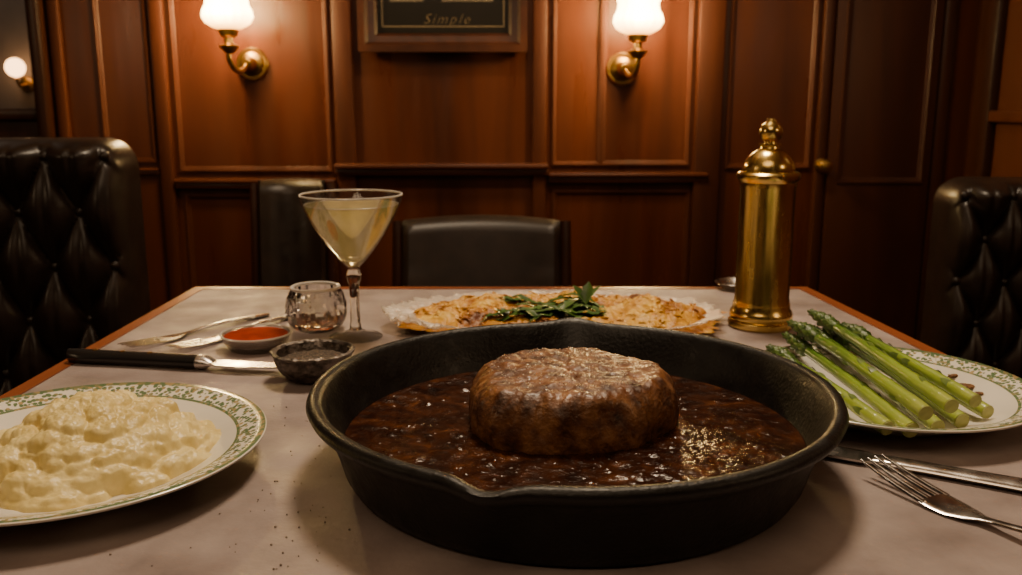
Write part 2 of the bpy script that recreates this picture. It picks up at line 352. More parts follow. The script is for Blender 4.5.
# ------------------------------------------------------------------ sconces
def sconce(px, py, label, sx):
    p = at_y(px, py, WY-.001)
    t = thing('wall_sconce', label, 'sconce', (p.x, WY-.001, p.z), group='brass wall sconces')
    bm = lathe(B(), [(0,0),(.040,0),(.042,.005),(.038,.010),(.031,.010),(.028,.017),(.017,.022),(.012,.036),(.016,.044),(.011,.056),(0,.058)], 40, axis='Y')
    obj('backplate', bm, M['brass2'], t)
    arm = [(0,-.045,0),(sx*.008,-.075,-.022),(sx*.018,-.105,-.02),(sx*.024,-.122,.005),(sx*.024,-.122,.03)]
    pts = []
    for k in range(len(arm)-1):
        a, b = Vector(arm[k]), Vector(arm[k+1])
        for q in range(4): pts.append(a.lerp(b, q/4))
    pts.append(Vector(arm[-1]))
    for _ in range(3): pts = [pts[0]]+[(pts[i-1]+pts[i]*2+pts[i+1])/4 for i in range(1, len(pts)-1)]+[pts[-1]]
    obj('arm', tube(B(), pts, .0068, 12), M['brass2'], t)
    o = (sx*.022, -.122, -.002)
    bm = lathe(B(), [(0,.022),(.01,.022),(.023,.036),(.025,.04),(.011,.046),(.011,.058),(.021,.064),(.025,.078),(.023,.08),(0,.078)], 32, off=o)
    obj('cup', bm, M['brass2'], t)
    def ruff(r, z, a):
        k = max(0, (z-.13)/.06); kk = min(1, max(0, (z-.084)/.01))
        return r*(1+.09*k*sin(a*8)+.022*kk*sin(a*16)), z+.006*k*cos(a*8)
    out = [(.022,.078),(.038,.084),(.053,.094),(.0605,.108),(.058,.122),(.051,.136),(.0485,.150),(.053,.164),(.063,.178),(.069,.185)]
    inn = [(r-.003, z+.001) for r, z in out[::-1]]
    obj('shade', lathe(B(), out+inn, 96, ruff, off=o), M['shade'], t)
    bm = lathe(B(), [(0,.079),(.008,.079),(.009,.095),(.018,.112),(.02,.124),(.014,.14),(0,.146)], 24, off=o)
    obj('bulb', bm, M['bulb'], t)
    for dy, e in ((-.105, 7), (.040, 36)):
        ld = bpy.data.lights.new('sconce_light', 'POINT'); ld.energy = e; ld.color = (1, .69, .29); ld.shadow_soft_size = .03
        lo = bpy.data.objects.new('sconce_light', ld); COL.objects.link(lo); lo.location = Vector((p.x, WY-.001, p.z))+Vector((o[0], o[1]+dy, .13))
    return t
sconce(253, 64, 'lit brass wall sconce left of the framed picture', -1)
sconce(622, 69, 'lit brass wall sconce right of the framed picture', 1)

# ------------------------------------------------------------------ framed picture
xa, xb = wx(361, 30), wx(527, 30); zb = wz(53); zt = zb+.42
t = thing('framed_picture', 'dark framed sign with faint gold script hanging between the sconces', 'picture', ((xa+xb)/2, WY-.022, zb))
w = (xb-xa)/2
obj('frame', moulding(B(), -w, w, 0, zt-zb, 0, .05, .035), M['frame'], t)
obj('board', box(B(), -w+.03, w-.03, -.008, -.001, .03, zt-zb-.03), M['board'], t)
obj('mat_line', moulding(B(), -w+.058, w-.058, .062, zt-zb-.06, -.008, .003, .001), M['gilt'], t)
cu = bpy.data.curves.new('lettering', 'FONT'); cu.body = 'Simple'; cu.size = .036; cu.shear = .4; cu.align_x = 'CENTER'; cu.extrude = .0005; cu.offset = -.0007; cu.space_character = 1.25
to = bpy.data.objects.new('tmp', cu); COL.objects.link(to); bpy.context.view_layer.update()
me = bpy.data.meshes.new_from_object(to.evaluated_get(bpy.context.evaluated_depsgraph_get()))
bpy.data.objects.remove(to)
me.materials.append(M['gilt']); lo = bpy.data.objects.new('lettering', me); COL.objects.link(lo)
lo.parent = t; lo.location = (.008, -.010, wz(25)-zb); lo.rotation_euler = (PI/2, 0, 0)
zm = wz(3)-zb
for xm, w2 in ((wx(408,3), .085), (wx(468,3), .13)):
    x = xm-(xa+xb)/2
    obj('mark', box(B(), x-w2/2, x+w2/2, -.0095, -.008, zm, zm+.05), M['pale'], t)

# ------------------------------------------------------------------ booths
def booth(label, px_in, py_top, Y, W, sgn, rot, cw, ch):
    top = at_y(px_in, py_top, Y).z; xin = at_y(px_in, 250, Y).x
    t = thing('booth_seat', label, 'booth', (xin, Y, 0), rot)
    z0 = .47; H = top-z0; nx, nz = 190, 140
    TH = .052; v0 = .024; u0 = cw*.5
    bm = B(); V = []
    for j in range(nz+1):
        row = []
        for i in range(nx+1):
            u = W*i/nx; v = H*j/nz
            a = (u-u0)/cw; b = (H-v-v0)/ch
            s1 = abs(sin(PI*(a+b)*.5)); s2 = abs(sin(PI*(a-b)*.5))
            pil = (s1*s2)**.45
            fold = 1-.2*max(0, 1-abs(((a+.5) % 1)-.5)*5)      # soft vertical folds through the buttons
            e = min(u, W-u, H-v)
            k = min(1, e/.024); edge = math.sqrt(max(0, 1-(1-k)**2))
            dim = min(1, max(0, (e-.002)/.012))
            y = -(TH*edge + .025*(pil*fold*dim+(1-dim)*.6)*edge)
            cz = z0+v
            ex = min(u, W-u); ez = H-v; cr = .045
            u2 = u
            if ex < cr and ez < cr:
                dx, dz = cr-ex, cr-ez; m = max(dx, dz); l = math.hypot(dx, dz)
                f = m/l if l else 1
                un = cr-dx*f; zn = cr-dz*f
                u2 = un if u < W/2 else W-un; cz = z0+H-zn
            row.append(bm.verts.new((sgn*u2, y, cz)))
        V.append(row)
    for j in range(nz):
        for i in range(nx): bm.faces.new((V[j][i], V[j][i+1], V[j+1][i+1], V[j+1][i]))
    loop = V[0][:] + [V[j][nx] for j in range(1, nz+1)] + V[nz][nx-1::-1] + [V[j][0] for j in range(nz-1, 0, -1)]
    bk = [bm.verts.new((v.co.x, .035, v.co.z)) for v in loop]
    n = len(loop)
    for i in range(n):
        j = (i+1) % n; bm.faces.new((loop[i], loop[j], bk[j], bk[i]))
    bm.faces.new(bk)
    obj('backrest', bm, M['leather'], t, sharp=60)
    for ai in range(0, int(W/cw)+1):
        for bi in range(0, int(H/ch)+1):
            if (ai+bi) % 2: continue
            u = u0+ai*cw; v = H-v0-bi*ch
            e = min(u, W-u, H-v)
            if e < .018 or v < .03: continue
            b2 = lathe(B(), [(0,0),(.007,.0),(.007,.003),(.0045,.0055),(0,.0065)], 16, axis='Y', off=(sgn*u, -TH+.001, z0+v))
            obj('button', b2, M['leather'], t)
    x0, x1 = sorted((0, sgn*W))
    obj('seat_cushion', box(B(), x0, x1, -.52, -.02, .33, .465, .035, 4), M['leather'], t)
    obj('base', box(B(), x0+.01, x1-.01, -.46, .03, 0, .33, .006), M['wood_dark'], t)
    return t
booth('tall black tufted leather booth back at the left of the table', 139, 138, 1.36, .62, -1, R(6), .042, .08)
booth('lower black tufted leather booth back at the right of the table', 936, 178, 1.5, .41, 1, R(-6), .037, .07)

# ------------------------------------------------------------------ chairs
def chair(label, x, y, rz, w, top, mat, zback=.5, square=1.0):
    t = thing('dining_chair', label, 'chair', (x, y, 0), rz, 'leather chairs beyond the table')
    bm = B(); n = 24; m = 16; fs = []; bs = []
    for j in range(m+1):
        v = j/m; z = zback+(top-zback)*v
        rf = []; rb = []
        for i in range(n+1):
            u = -1+2*i/n
            e = min(1-abs(u), (1-v)*1.4, v*1.4)
            k = math.sqrt(max(0, 1-(1-min(1, e/.12))**2))
            cy = .20-.03*u*u+.05*v
            zz = z-(.008*square*u*u if v > .5 else 0)
            rf.append(bm.verts.new((u*w/2, cy-.018*k-.010, zz))); rb.append(bm.verts.new((u*w/2, cy+.018*k+.010, zz)))
        fs.append(rf); bs.append(rb)
    for G in (fs, bs):
        for j in range(m):
            for i in range(n): bm.faces.new((G[j][i], G[j][i+1], G[j+1][i+1], G[j+1][i]))
    ed = lambda G: G[0][:]+[G[j][n] for j in range(1, m+1)]+G[m][n-1::-1]+[G[j][0] for j in range(m-1, 0, -1)]
    A, C = ed(fs), ed(bs)
    for i in range(len(A)):
        j = (i+1) % len(A); bm.faces.new((A[i], A[j], C[j], C[i]))
    obj('backrest', bm, mat, t, sharp=50)
    obj('seat', box(B(), -w/2-.03, w/2+.03, -.24, .2, .40, .47, .025, 3), mat, t)
    for sx in (-1, 1):
        obj('back_post', tube(B(), [(sx*(w/2+.012), .2, .38), (sx*(w/2+.012), .2, .55), (sx*(w/2+.012), .23, top-.01)], [.014, .014, .012], 12), M['wood_dark'], t)
        for yy in (-.21, .18):
            obj('leg', tube(B(), [(sx*w/2, yy, .405), (sx*(w/2+.005), yy*1.08, 0)], [.02, .014], 12), M['wood_dark'], t)
    return t
a = at_y(403, 217, 1.9); b = at_y(560, 217, 1.9)
chair('dark brown leather chair at the far end of the table', (a.x+b.x)/2, 1.68, 0, b.x-a.x, a.z, M['leather2'])
a = at_y(299, 179, 2.18)
chair('near black leather chair against the wall behind the cocktail glass', a.x, 1.95, R(4), .155, a.z, M['leather'], square=.2)

# ------------------------------------------------------------------ table
c = [(-.392, .05), (.445, .05), (.358, 1.062), (-.382, 1.062)]
t = thing('dining_table', 'wood edged dining table with a pinkish grey top laid with dinner', 'table', (0, .55, 0))
def inset(pts, d):
    cx = sum(p[0] for p in pts)/4; cy = sum(p[1] for p in pts)/4
    return [(x-d*(1 if x > cx else -1), y-d*(1 if y > cy else -1)) for x, y in pts]
rel = lambda pts: [(x, y-.55) for x, y in pts]
obj('tabletop', prism(B(), rel(inset(c, .016)), TZ-.03, TZ), M['cloth'], t)
bm = B(); ci = inset(c, .0158); loops = []
for pts, z in ((ci, TZ-.034), (c, TZ-.034), (c, TZ-.004), (inset(c, .003), TZ+.0006), (ci, TZ+.0006)):
    loops.append([bm.verts.new((x, y-.55, z)) for x, y in pts])
for A, C in zip(loops, loops[1:]+loops[:1]):
    for i in range(4):
        j = (i+1) % 4; bm.faces.new((A[i], A[j], C[j], C[i]))
obj('edge_trim', bm, M['edge'], t)
obj('pedestal', lathe(B(), [(0,.02),(.05,.02),(.045,.1),(.04,.4),(.05,.65),(.16,.7),(.16,.716),(0,.716)], 40), M['wood_dark'], t)
obj('foot', box(box(B(), -.28, .28, -.04, .04, 0, .03, .006), -.04, .04, -.32, .32, 0, .0305, .006), M['wood_dark'], t)

# ------------------------------------------------------------------ skillet
SX, SY = .037, .522
t = thing('cast_iron_skillet', 'large black cast iron skillet with pour spout holding steak in gravy', 'skillet', (SX, SY, TZ))
def spout(r, z, a):
    k = max(0, (z-.028)/.022)
    d = (a-R(252)+PI) % (2*PI)-PI
    g = math.exp(-(d/.085)**2)
    d2 = (a-R(86)+PI) % (2*PI)-PI
    g2 = math.exp(-(d2/.10)**2)
    return r+.006*g*k+.007*g2*k, z-.003*g*k+.0022*g2*k
prof = [(0,0),(.128,0),(.134,.002),(.1375,.008),(.141,.02),(.146,.034),(.1495,.0395),(.153,.0415),(.1562,.0435),(.1575,.0465),(.1562,.0495),(.153,.0505),(.150,.0498),(.148,.047),(.1455,.042),(.1415,.03),(.1355,.014),(.131,.008),(.124,.006),(0,.006)]
obj('pan', lathe(B(), prof, 200, spout), M['iron'], t, sharp=60)
bm = B(); pts = []
for k in range(25):
    a = PI*k/24
    pts.append((.024*cos(a), .150+.022*sin(a), .036))
tube(bm, pts, [(.007, .005)]*25, 12)
o = obj('helper_handle', bm, M['iron'], t); o.rotation_euler = (0, 0, R(-4))

# gravy
def disc(bm, rx, ry, nr, na, hf):
    ce = bm.verts.new((0, 0, hf(0, 0))); prev = None
    for k in range(1, nr+1):
        f = k/nr; ring = []
        for i in range(na):
            a = 2*PI*i/na; x, y = rx*f*cos(a), ry*f*sin(a)
            ring.append(bm.verts.new((x, y, hf(x, y))))
        for i in range(na):
            j = (i+1) % na
            if prev is None: bm.faces.new((ce, ring[i], ring[j]))
            else: bm.faces.new((prev[i], ring[i], ring[j], prev[j]))
        prev = ring
    return prev
bm = B()
items = [(random.uniform(-.134,.134), random.uniform(-.134,.134), random.uniform(.0007,.0016), random.uniform(.0002,.00045)) for _ in range(3200)]
items += [(random.uniform(-.12,.12), random.uniform(-.12,.12), random.uniform(.0028,.0060), random.uniform(.0004,.0010)) for _ in range(130)]
SB = Blobs(items)
def sh(x, y):
    z = .0204+.0009*fr(x, y, 3, 40, 3)+.0004*fr(x, y, 9, 150, 3)
    for bx, by, br, bh in SB.at(x, y):
        d = (x-bx)**2+(y-by)**2
        if d < br*br: z += bh*(1-d/(br*br))
    if math.hypot(x, y) > .134: z = .0205
    return z
last = disc(bm, .1376, .1376, 200, 640, sh)
lo = [bm.verts.new((v.co.x*.975, v.co.y*.975, .0125)) for v in last]
for i in range(len(last)):
    j = (i+1) % len(last); bm.faces.new((last[i], lo[i], lo[j], last[j]))
o = obj('gravy', bm, M['sauce'], loc=(SX, SY, TZ), sharp=0); tag(o, 'glossy dark brown gravy pooled round the steak in the skillet', 'gravy', kind='stuff')

# steak
sx0, sy0 = .0372, .543
bm = B()
pr = [(.053*k/8, 0.0) for k in range(9)]
pr += [(.0578,.0015),(.0614,.005),(.0638,.010),(.0650,.016),(.0653,.0215),(.0650,.027),(.0643,.0315),(.0633,.0354),(.0619,.0389),(.0599,.0419),(.0572,.0442),(.0538,.0458)]
pr += [(.0538*(1-k/34), .0458+.0024*sin(PI*.5*k/34)) for k in range(1, 35)]
def steakf(r, z, a):
    lob = 1+.034*sin(2*a+.6)+.028*sin(3*a+2)+.018*sin(5*a+1)
    x, y = r*cos(a), r*sin(a)
    n1 = fr(x, y, z, 38, 3); n2 = fr(x+3, y, z, 100, 3)
    n3 = abs(fr(cos(a)*.05, sin(a)*.05+z*.18, r*.1+5, 150, 3))
    fs = min(1, r/.058); isd = 1 if .001 < z < .045 else .25
    r2 = r*lob+fs*(.0022*n1+.0012*n2)-isd*fs*.0024*n3
    top = min(1, max(0, (z-.032)/.013))
    z2 = z+top*(.0012*n1+.0013*n2+.0020*fr(x, y, 1, 22, 2)+.0005*fr(x, y+5, z, 220, 2)-.018*y)
    return r2, max(z2, 0)
lathe(bm, pr, 280, steakf)
o = obj('steak', bm, M['steak'], loc=(sx0, sy0, TZ+.0062), sharp=0)
tag(o, 'thick round seared steak with salt crust sitting in the skillet', 'steak')
bm = B()
for _ in range(300):
    a = random.uniform(0, 2*PI); r = .0535*math.sqrt(random.random()); s = random.uniform(.0004, .0008)
    r2, z2 = steakf(r, .0458+.0024*sin(PI*.5*min(1, max(0, 1-r/.0538))), a)
    bmesh.ops.create_cube(bm, size=s, matrix=Matrix.Translation((r2*cos(a), r2*sin(a), z2+.0002)) @ Matrix.Rotation(random.random()*3, 4, 'X') @ Matrix.Rotation(random.random()*3, 4, 'Z'))
o = obj('salt_flakes', bm, M['salt'], loc=(sx0, sy0, TZ+.0062)); tag(o, 'coarse salt flakes sprinkled over the top of the steak', 'salt', kind='stuff')

# ------------------------------------------------------------------ plates
def plate(name, label, x, y):
    pf = [(0,.003),(.05,.003),(.055,0),(.066,0),(.07,.003),(.085,.009),(.105,.0165),(.1115,.0185),(.112,.0198),(.111,.0205),(.104,.0188),(.086,.0125),(.078,.0085),(.070,.0062),(0,.0058)]
    o = obj(name, lathe(B(), pf, 128), M['plate'], loc=(x, y, TZ), sharp=60)
    return tag(o, label, 'plate', 'green bordered dinner plates')
LPX, LPY = -.261, .506
plate('dinner_plate', 'white plate with green floral border holding mashed potato', LPX, LPY)
RPX, RPY = .268, .622
o = plate('dinner_plate', 'white plate with green floral border holding asparagus', RPX, RPY)
o.scale = (.915, .915, 1)

# mash: a mound with many small soft rounded lumps (half-buried ellipsoids, tallest wins, then smoothed)
bm = B()
mb = []
MR = .066
def heap(r): return .034*max(0, 1-(r/(MR+.001))**1.45)
for _ in range(360):
    a = random.uniform(0, 2*PI); r = (MR-.003)*math.sqrt(random.random())
    br = random.uniform(.0035, .0085); el = random.uniform(1.0, 2.2)
    lim = .35+.65*min(1, (MR-r)/.02)
    mb.append((r*cos(a), r*sin(a), br*el, br, br*random.uniform(.55, .9)*lim, a+PI/2+random.uniform(-.9, .9), el, heap(r)+random.uniform(-.001, .003)))
MB2 = Blobs(mb, .02)
def mh(x, y):
    r = math.hypot(x, y); th = math.atan2(y, x)
    wob = 1+.20*fr(cos(th), sin(th), 4, 1.7, 3)+.04*sin(3*th)
    z = heap(r/wob)+.001 if r/wob < MR else -.004
    for bx, by, rc, br, bh, ba, el, z0 in MB2.at(x, y):
        dx, dy = x-bx, y-by
        u = dx*cos(ba)+dy*sin(ba); v = -dx*sin(ba)+dy*cos(ba)
        d = (u/el)**2+v*v
        if d < br*br: z = max(z, max(0, z0)+bh*math.sqrt(1-d/(br*br)))
    if z > 0: z += .0012*fr(x, y, 2, 130, 3)
    return max(z, -.002)
disc(bm, .084, .084, 200, 440, mh)
for v in [v for v in bm.verts if v.co.z <= -.0015]: v.co.z = -.0004
for _ in range(5): bmesh.ops.smooth_vert(bm, verts=bm.verts, factor=.5, use_axis_x=False, use_axis_y=False, use_axis_z=True)
for v in bm.verts:
    if v.co.z > .001: v.co.z += .0006*fr(v.co.x, v.co.y, 5, 330, 3)
bmesh.ops.delete(bm, geom=[f for f in bm.faces if all(v.co.z < 0 for v in f.verts)], context='FACES')
o = obj('mashed_potato', bm, M['mash'], loc=(LPX+.012, LPY+.004, TZ+.0062), sharp=0)
tag(o, 'lumpy heap of creamy yellow mashed potato on the left plate', 'mashed potato', kind='stuff')

# ------------------------------------------------------------------ asparagus
def spear(bp, bz, tp, tz, label, rad):
    A = at_z(bp[0], bp[1], TZ+bz); T = at_z(tp[0], tp[1], TZ+tz); d = T-A; Ln = d.length
    t = thing('asparagus_spear', label, 'asparagus', A, 0, 'asparagus spears on the right plate')
    t.rotation_mode = 'QUATERNION'; t.rotation_quaternion = d.to_track_quat('X', 'Z')
    ben = random.uniform(-.002, .002); ph = random.uniform(0, 6)
    def c(x):
        f = x/Ln; return Vector((x, ben*4*f*(1-f)+.0004*sin(9*f+ph), .0015*sin(PI*f)))
    Ls = Ln*.74
    n = 18
    rad *= random.uniform(.90, 1.0)
    bm = B(); tube(bm, [c(Ls*k/n) for k in range(n+1)], [rad*(1-.26*k/n)*(1+.03*sin(k*1.7+ph)) for k in range(n+1)], 14)
    def scale_leaf(bm, x, ang, ln, wd, rr, lift):
        o = c(x); rd = Vector((0, cos(ang), sin(ang))); sd = Vector((0, -sin(ang), cos(ang)))
        p = [o+rd*rr*.9-sd*wd, o+rd*rr*.9+sd*wd, o+Vector((ln*.5,0,0))+rd*(rr+lift)+sd*wd*.8, o+Vector((ln,0,0))+rd*(rr+lift*.4), o+Vector((ln*.5,0,0))+rd*(rr+lift)-sd*wd*.8]
        mid = o+Vector((ln*.45,0,0))+rd*(rr+lift*1.6)
        vs = [bm.verts.new(q) for q in p]; mv = bm.verts.new(mid)
        for i in range(5): bm.faces.new((vs[i], vs[(i+1) % 5], mv))
    obj('stalk', bm, M['stalk'], t)
    bm = B()
    for k in range(7):
        x = Ln*(.14+.085*k); scale_leaf(bm, x, random.uniform(.1, PI-.1) if k % 2 else random.uniform(-1, 4), .009, .0024, rad*(1-.24*x/Ln), .0006)
    obj('bracts', bm, M['bract'], t)
    bm = B(); n = 12; pts = [c(Ls+(Ln-Ls)*k/n) for k in range(n+1)]
    rs = [rad*.74*(1+.38*sin(PI*min(1, k/n*1.5)))*(max(.06, 1-(k/n)**2)) for k in range(n+1)]
    tube(bm, pts, rs, 12)
    for k in range(44):
        f = k/44; x = Ls+(Ln-Ls)*(.0+.88*f); scale_leaf(bm, x, k*2.4, .011*(1-.4*f), .0024*(1-.45*f), rs[int(f*n)]*.95, .0016)
    obj('tip', bm, M['tipg'], t, sharp=0)
    obj('cut_end', tube(B(), [c(-.0006), c(.0004)], rad*.93, 14), M['cut'], t)
sp = [((987,412),.015,(844,335),.028,'outermost asparagus spear, nearest the right rim of the plate',.0054),
      ((962,421),.015,(823,328),.028,'second asparagus spear from the right along the cut ends',.0055),
      ((937,427),.015,(802,323),.029,'third asparagus spear from the right along the cut ends',.0056),
      ((912,430),.015,(782,333),.029,'fourth asparagus spear from the right along the cut ends',.0055),
      ((888,428),.015,(767,346),.028,'asparagus spear nearest the skillet in the front of the pile',.0053),
      ((866,413),.016,(782,360),.028,'short asparagus spear tucked beside the skillet rim',.0046),
      ((951,406),.0275,(808,310),.041,'upper asparagus spear with the highest tip on top of the pile',.0055),
      ((925,413),.0275,(787,321),.041,'upper asparagus spear lying on the pile left of the highest tip',.0054),
      ((975,401),.0275,(840,324),.040,'upper asparagus spear lying on the pile right of the highest tip',.0050)]
for s in sp: spear(*s)
for px, py, s, lab in ((966, 382, .0044, 'largest brown crumb beside the asparagus on the right plate'), (953, 374, .0030, 'small brown crumb on the right plate behind the largest crumb'), (980, 388, .0024, 'tiny brown crumb nearest the right edge of the asparagus plate')):
    p = at_z(px, py, TZ+.014); rr = math.hypot(p.x-RPX, p.y-RPY)/.915
    zp = .006 if rr < .07 else .0062+(rr-.07)*.37
    bm = B(); bmesh.ops.create_icosphere(bm, subdivisions=3, radius=s)
    for v in bm.verts: v.co *= 1+.6*fr(*(v.co+Vector((px, 0, 0))), 260, 3); v.co.z *= .45; v.co.x *= 1.3
    o = obj('toasted_crumb', bm, M['crumb2'], loc=(p.x, p.y, TZ+zp+s*.4)); tag(o, lab, 'crumb', 'brown crumbs on the asparagus plate')

# ------------------------------------------------------------------ brass pepper mill
p = at_z(760, 326, TZ)
t = thing('pepper_mill', 'tall polished brass pepper mill with domed lid and knob', 'pepper mill', (p.x, p.y, TZ))
ms = lambda pf: [(r*1.03, z*.93) for r, z in pf]
obj('base', lathe(B(), ms([(0,0),(.029,0),(.0305,.002),(.0305,.007),(.0285,.009),(.0295,.011),(.0295,.015),(.0285,.018),(.0268,.021),(.0266,.026),(0,.026)]), 64), M['brass'], t)
obj('barrel', lathe(B(), ms([(0,.024),(.0258,.024),(.0258,.03),(.0252,.032),(.0252,.146),(.0258,.148),(.0258,.154),(0,.154)]), 64), M['brass'], t)
obj('collar', lathe(B(), ms([(0,.153),(.0262,.153),(.0282,.156),(.0288,.158),(.0288,.161),(.027,.163),(.0262,.1635),(0,.1635)]), 64), M['brass'], t)
obj('dome_lid', lathe(B(), ms([(0,.163),(.0235,.163),(.024,.166),(.0225,.173),(.018,.180),(.0125,.185),(.009,.187),(.0085,.189),(.0105,.1905),(.0105,.192),(0,.192)]), 64), M['brass'], t)
obj('knob', lathe(B(), ms([(0,.191),(.006,.191),(.0055,.194),(.009,.197),(.0105,.202),(.0105,.206),(.0085,.211),(.005,.2135),(.0045,.2148),(.003,.217),(0,.2175)]), 40), M['brass'], t)
# small silvery dish half hidden behind the mill
p = at_z(737, 289, TZ)
o = obj('small_dish', lathe(B(), [(0,.0012),(.012,.0012),(.014,0),(.017,0),(.018,.002),(.024,.0065),(.0262,.0085),(.0255,.0092),(.023,.0078),(.0175,.0034),(0,.0026)], 48), M['steel'], loc=(p.x, p.y, TZ)); tag(o, 'small pale silvery dish half hidden behind the brass pepper mill', 'dish')

# ------------------------------------------------------------------ cocktail glass and drink
gx, gy = at_z(356, 337, TZ).xy
GS = .97
t = thing('cocktail_glass', 'stemmed martini glass filled with a pale gold drink', 'glass', (gx, gy, TZ))
gsc = lambda pf: [(r*GS, z) for r, z in pf]
obj('foot', lathe(B(), [(0,0),(.0245,0),(.025,.001),(.023,.0022),(.012,.004),(.006,.008),(0,.008)], 64), M['glass'], t)
obj('stem', lathe(B(), [(0,.0075),(.0058,.0075),(.0046,.015),(.0042,.035),(.0048,.05),(.0066,.056),(.0072,.0595),(.006,.063),(.0058,.0652),(0,.0652)], 32), M['stemglass'], t)
bo = gsc([(0,.0655),(.0055,.067),(.0115,.073),(.020,.083),(.0305,.097),(.040,.113),(.0462,.126),(.0486,.134)])
bi = gsc([(.0478,.1342),(.0452,.1262),(.039,.1135),(.0294,.0978),(.0188,.084),(.010,.0742),(0,.0702)])
obj('bowl', lathe(B(), bo+bi, 96), M['glass'], t)
bm = B(); n = 96
lathe(bm, [(.0476*GS+.0008*cos(q*PI/4), .1343+.0009*sin(q*PI/4)) for q in range(9)], n)
obj('rim', bm, M['rimglass'], t)
drk = gsc([(0,.0706),(.0096,.0746),(.0184,.0844),(.029,.0982),(.0386,.1139),(.0440,.1248),(.0440,.1252),(0,.1252)])
o = obj('cocktail', lathe(B(), drk, 96), M['drink'], loc=(gx, gy, TZ)); tag(o, 'pale gold cocktail filling the martini glass', 'drink')
obj('meniscus_glint', lathe(B(), [(.0437*GS+.0005*cos(q*PI/4), .1254+.0005*sin(q*PI/4)) for q in range(9)], 96), M['rimglass'], o)  # pale ring added to paint a bright line round the drink's surface

# ------------------------------------------------------------------ cut glass pot
vx, vy = at_z(317, 329, TZ).xy
t = thing('glass_pot', 'small clear cut glass pot beside the stemmed glass', 'jar', (vx, vy, TZ))
NF = 36
def facet(r, z, a):
    i = int(round(a/(2*PI)*NF)); jz = int(round((z-.004)/.0045))
    k = 1 if .005 < z < .037 and r > .0222 else 0
    return r*(1+.055*k*(1 if (i+jz) % 2 else -1)*(.7+.6*noise.noise(Vector((i*.7, jz*.9, 3))))), z
zs = [.0040+.0045*q for q in range(9)]
po = [(.0218+.0070*sin(PI*min(1, (z+.001)/.044)), z) for z in zs]
obj('pot', lathe(B(), [(0,0),(.018,0)]+po+[(.0226,.0415),(.0205,.0415),(.0205,.036),(.0200,.008),(0,.006)], NF, facet), M['cutglass'], t, sharp=8)
obj('rim_band', lathe(B(), [(.0226,.0402),(.0240,.0408),(.0240,.0426),(.0227,.0434),(.0207,.0428),(.0204,.0410)], 48), M['rimglass'], t)

# red sauce dish
p = at_z(257, 348, TZ)
t = thing('sauce_dish', 'shallow clear rimmed glass dish holding red sauce', 'dish', (p.x, p.y, TZ))
obj('bowl', lathe(B(), [(0,0),(.022,0),(.024,.001),(.0285,.008),(.0312,.0135),(.0300,.0140),(.0275,.0100),(.0225,.0040),(0,.0030)], 64), M['dishglass'], t)
obj('rim', lathe(B(), [(.0308+.0009*cos(q*PI/4), .0142+.0009*sin(q*PI/4)) for q in range(9)], 64), M['rimglass'], t)
o = obj('red_sauce', lathe(B(), [(0,.0034),(.0215,.0046),(.0268,.0110),(.0278,.0126),(.0265,.0132),(.020,.0136),(.012,.0144),(0,.0148)], 48), M['ketchup'], loc=(p.x, p.y, TZ)); tag(o, 'red dipping sauce in the shallow glass dish', 'sauce')

# pewter bowl
p = at_z(314, 378, TZ)
k = .9
def hammer(r, z, a):
    if r < .02*k: return r, z
    return r*(1+.05*noise.noise(Vector((cos(a)*6, sin(a)*6, z*260)))), z+.0008*noise.noise(Vector((cos(a)*9, sin(a)*9, r*300)))*(z > .005)
o = obj('pewter_bowl', lathe(B(), [(r*k, z*k) for r, z in [(0,0),(.018,0),(.022,.002),(.026,.0055),(.030,.010),(.032,.0145),(.0335,.019),(.034,.0225),(.0365,.024),(.0368,.0262),(.034,.027),(.0318,.025),(.0312,.019),(.0275,.011),(.02,.005),(0,.004)]], 80, hammer), M['pewter'], loc=(p.x, p.y, TZ), sharp=50); tag(o, 'small dark pewter bowl of spice tucked against the skillet', 'bowl')
bm = lathe(B(), [(r*k, z*k) for r, z in [(0,.0045),(.0185,.0055),(.026,.0115),(.0290,.0178)]]+[(.0285*k*(1-q/12), (.0182+.002*q/12)*k) for q in range(1, 13)], 64)
for v in bm.verts:
    if v.co.z > .0155: v.co.z += .0011*fr(v.co.x, v.co.y, 0, 240, 3)
o = obj('ground_spice', bm, M['pepper'], loc=(p.x, p.y, TZ), sharp=0); tag(o, 'dark coarse spice in the small pewter bowl', 'spice', kind='stuff')

# ------------------------------------------------------------------ cutlery
def place(t, A, Bp):
    d = Bp-A; t.location = A; t.rotation_euler = (0, 0, math.atan2(d.y, d.x))
def fork(label, end, tip, Ln, group, hump=.0075):
    A = at_z(*end, TZ); T = at_z(*tip, TZ); d = (A-T).normalized(); A = T+d*Ln
    t = thing('fork', label, 'fork', (0,0,0), 0, group); place(t, A, T)
    k = Ln/.185
    zf = lambda x: .0016+hump*max(0, sin(PI*min(1, x/.128)))**1.5 if x < .128 else .0016+hump*1.2*((x-.128)/.057)**1.6
    hx = [0, .004, .012, .03, .06, .09, .108]; hw = [.003, .0062, .0072, .0056, .0042, .003, .0028]
    obj('handle', tube(B(), [(x*k, 0, zf(x)) for x in hx], [(w, .0014) for w in hw], 12), M['steel'], t)
    nx = [.106, .114, .120, .128, .136, .143]; nw = [.0028, .0042, .0078, .0108, .0116, .0114]
    obj('head', tube(B(), [(x*k, 0, zf(x)) for x in nx], [(w, .0012) for w in nw], 16), M['steel'], t)
    for y in (-.0096, -.0032, .0032, .0096):
        xs = [.141, .15, .16, .17, .18, .185]
        obj('tine', tube(B(), [(x*k, y*(1-.1*(x-.141)/.044), zf(x)) for x in xs], [(.0018,.0012),(.0017,.0012),(.0016,.0011),(.0015,.001),(.0012,.0009),(.0005,.0005)], 8), M['steel'], t)
    return t
fork('silver fork lying in front of the asparagus plate', (1030, 546), (870, 474), .19, 'silver forks')
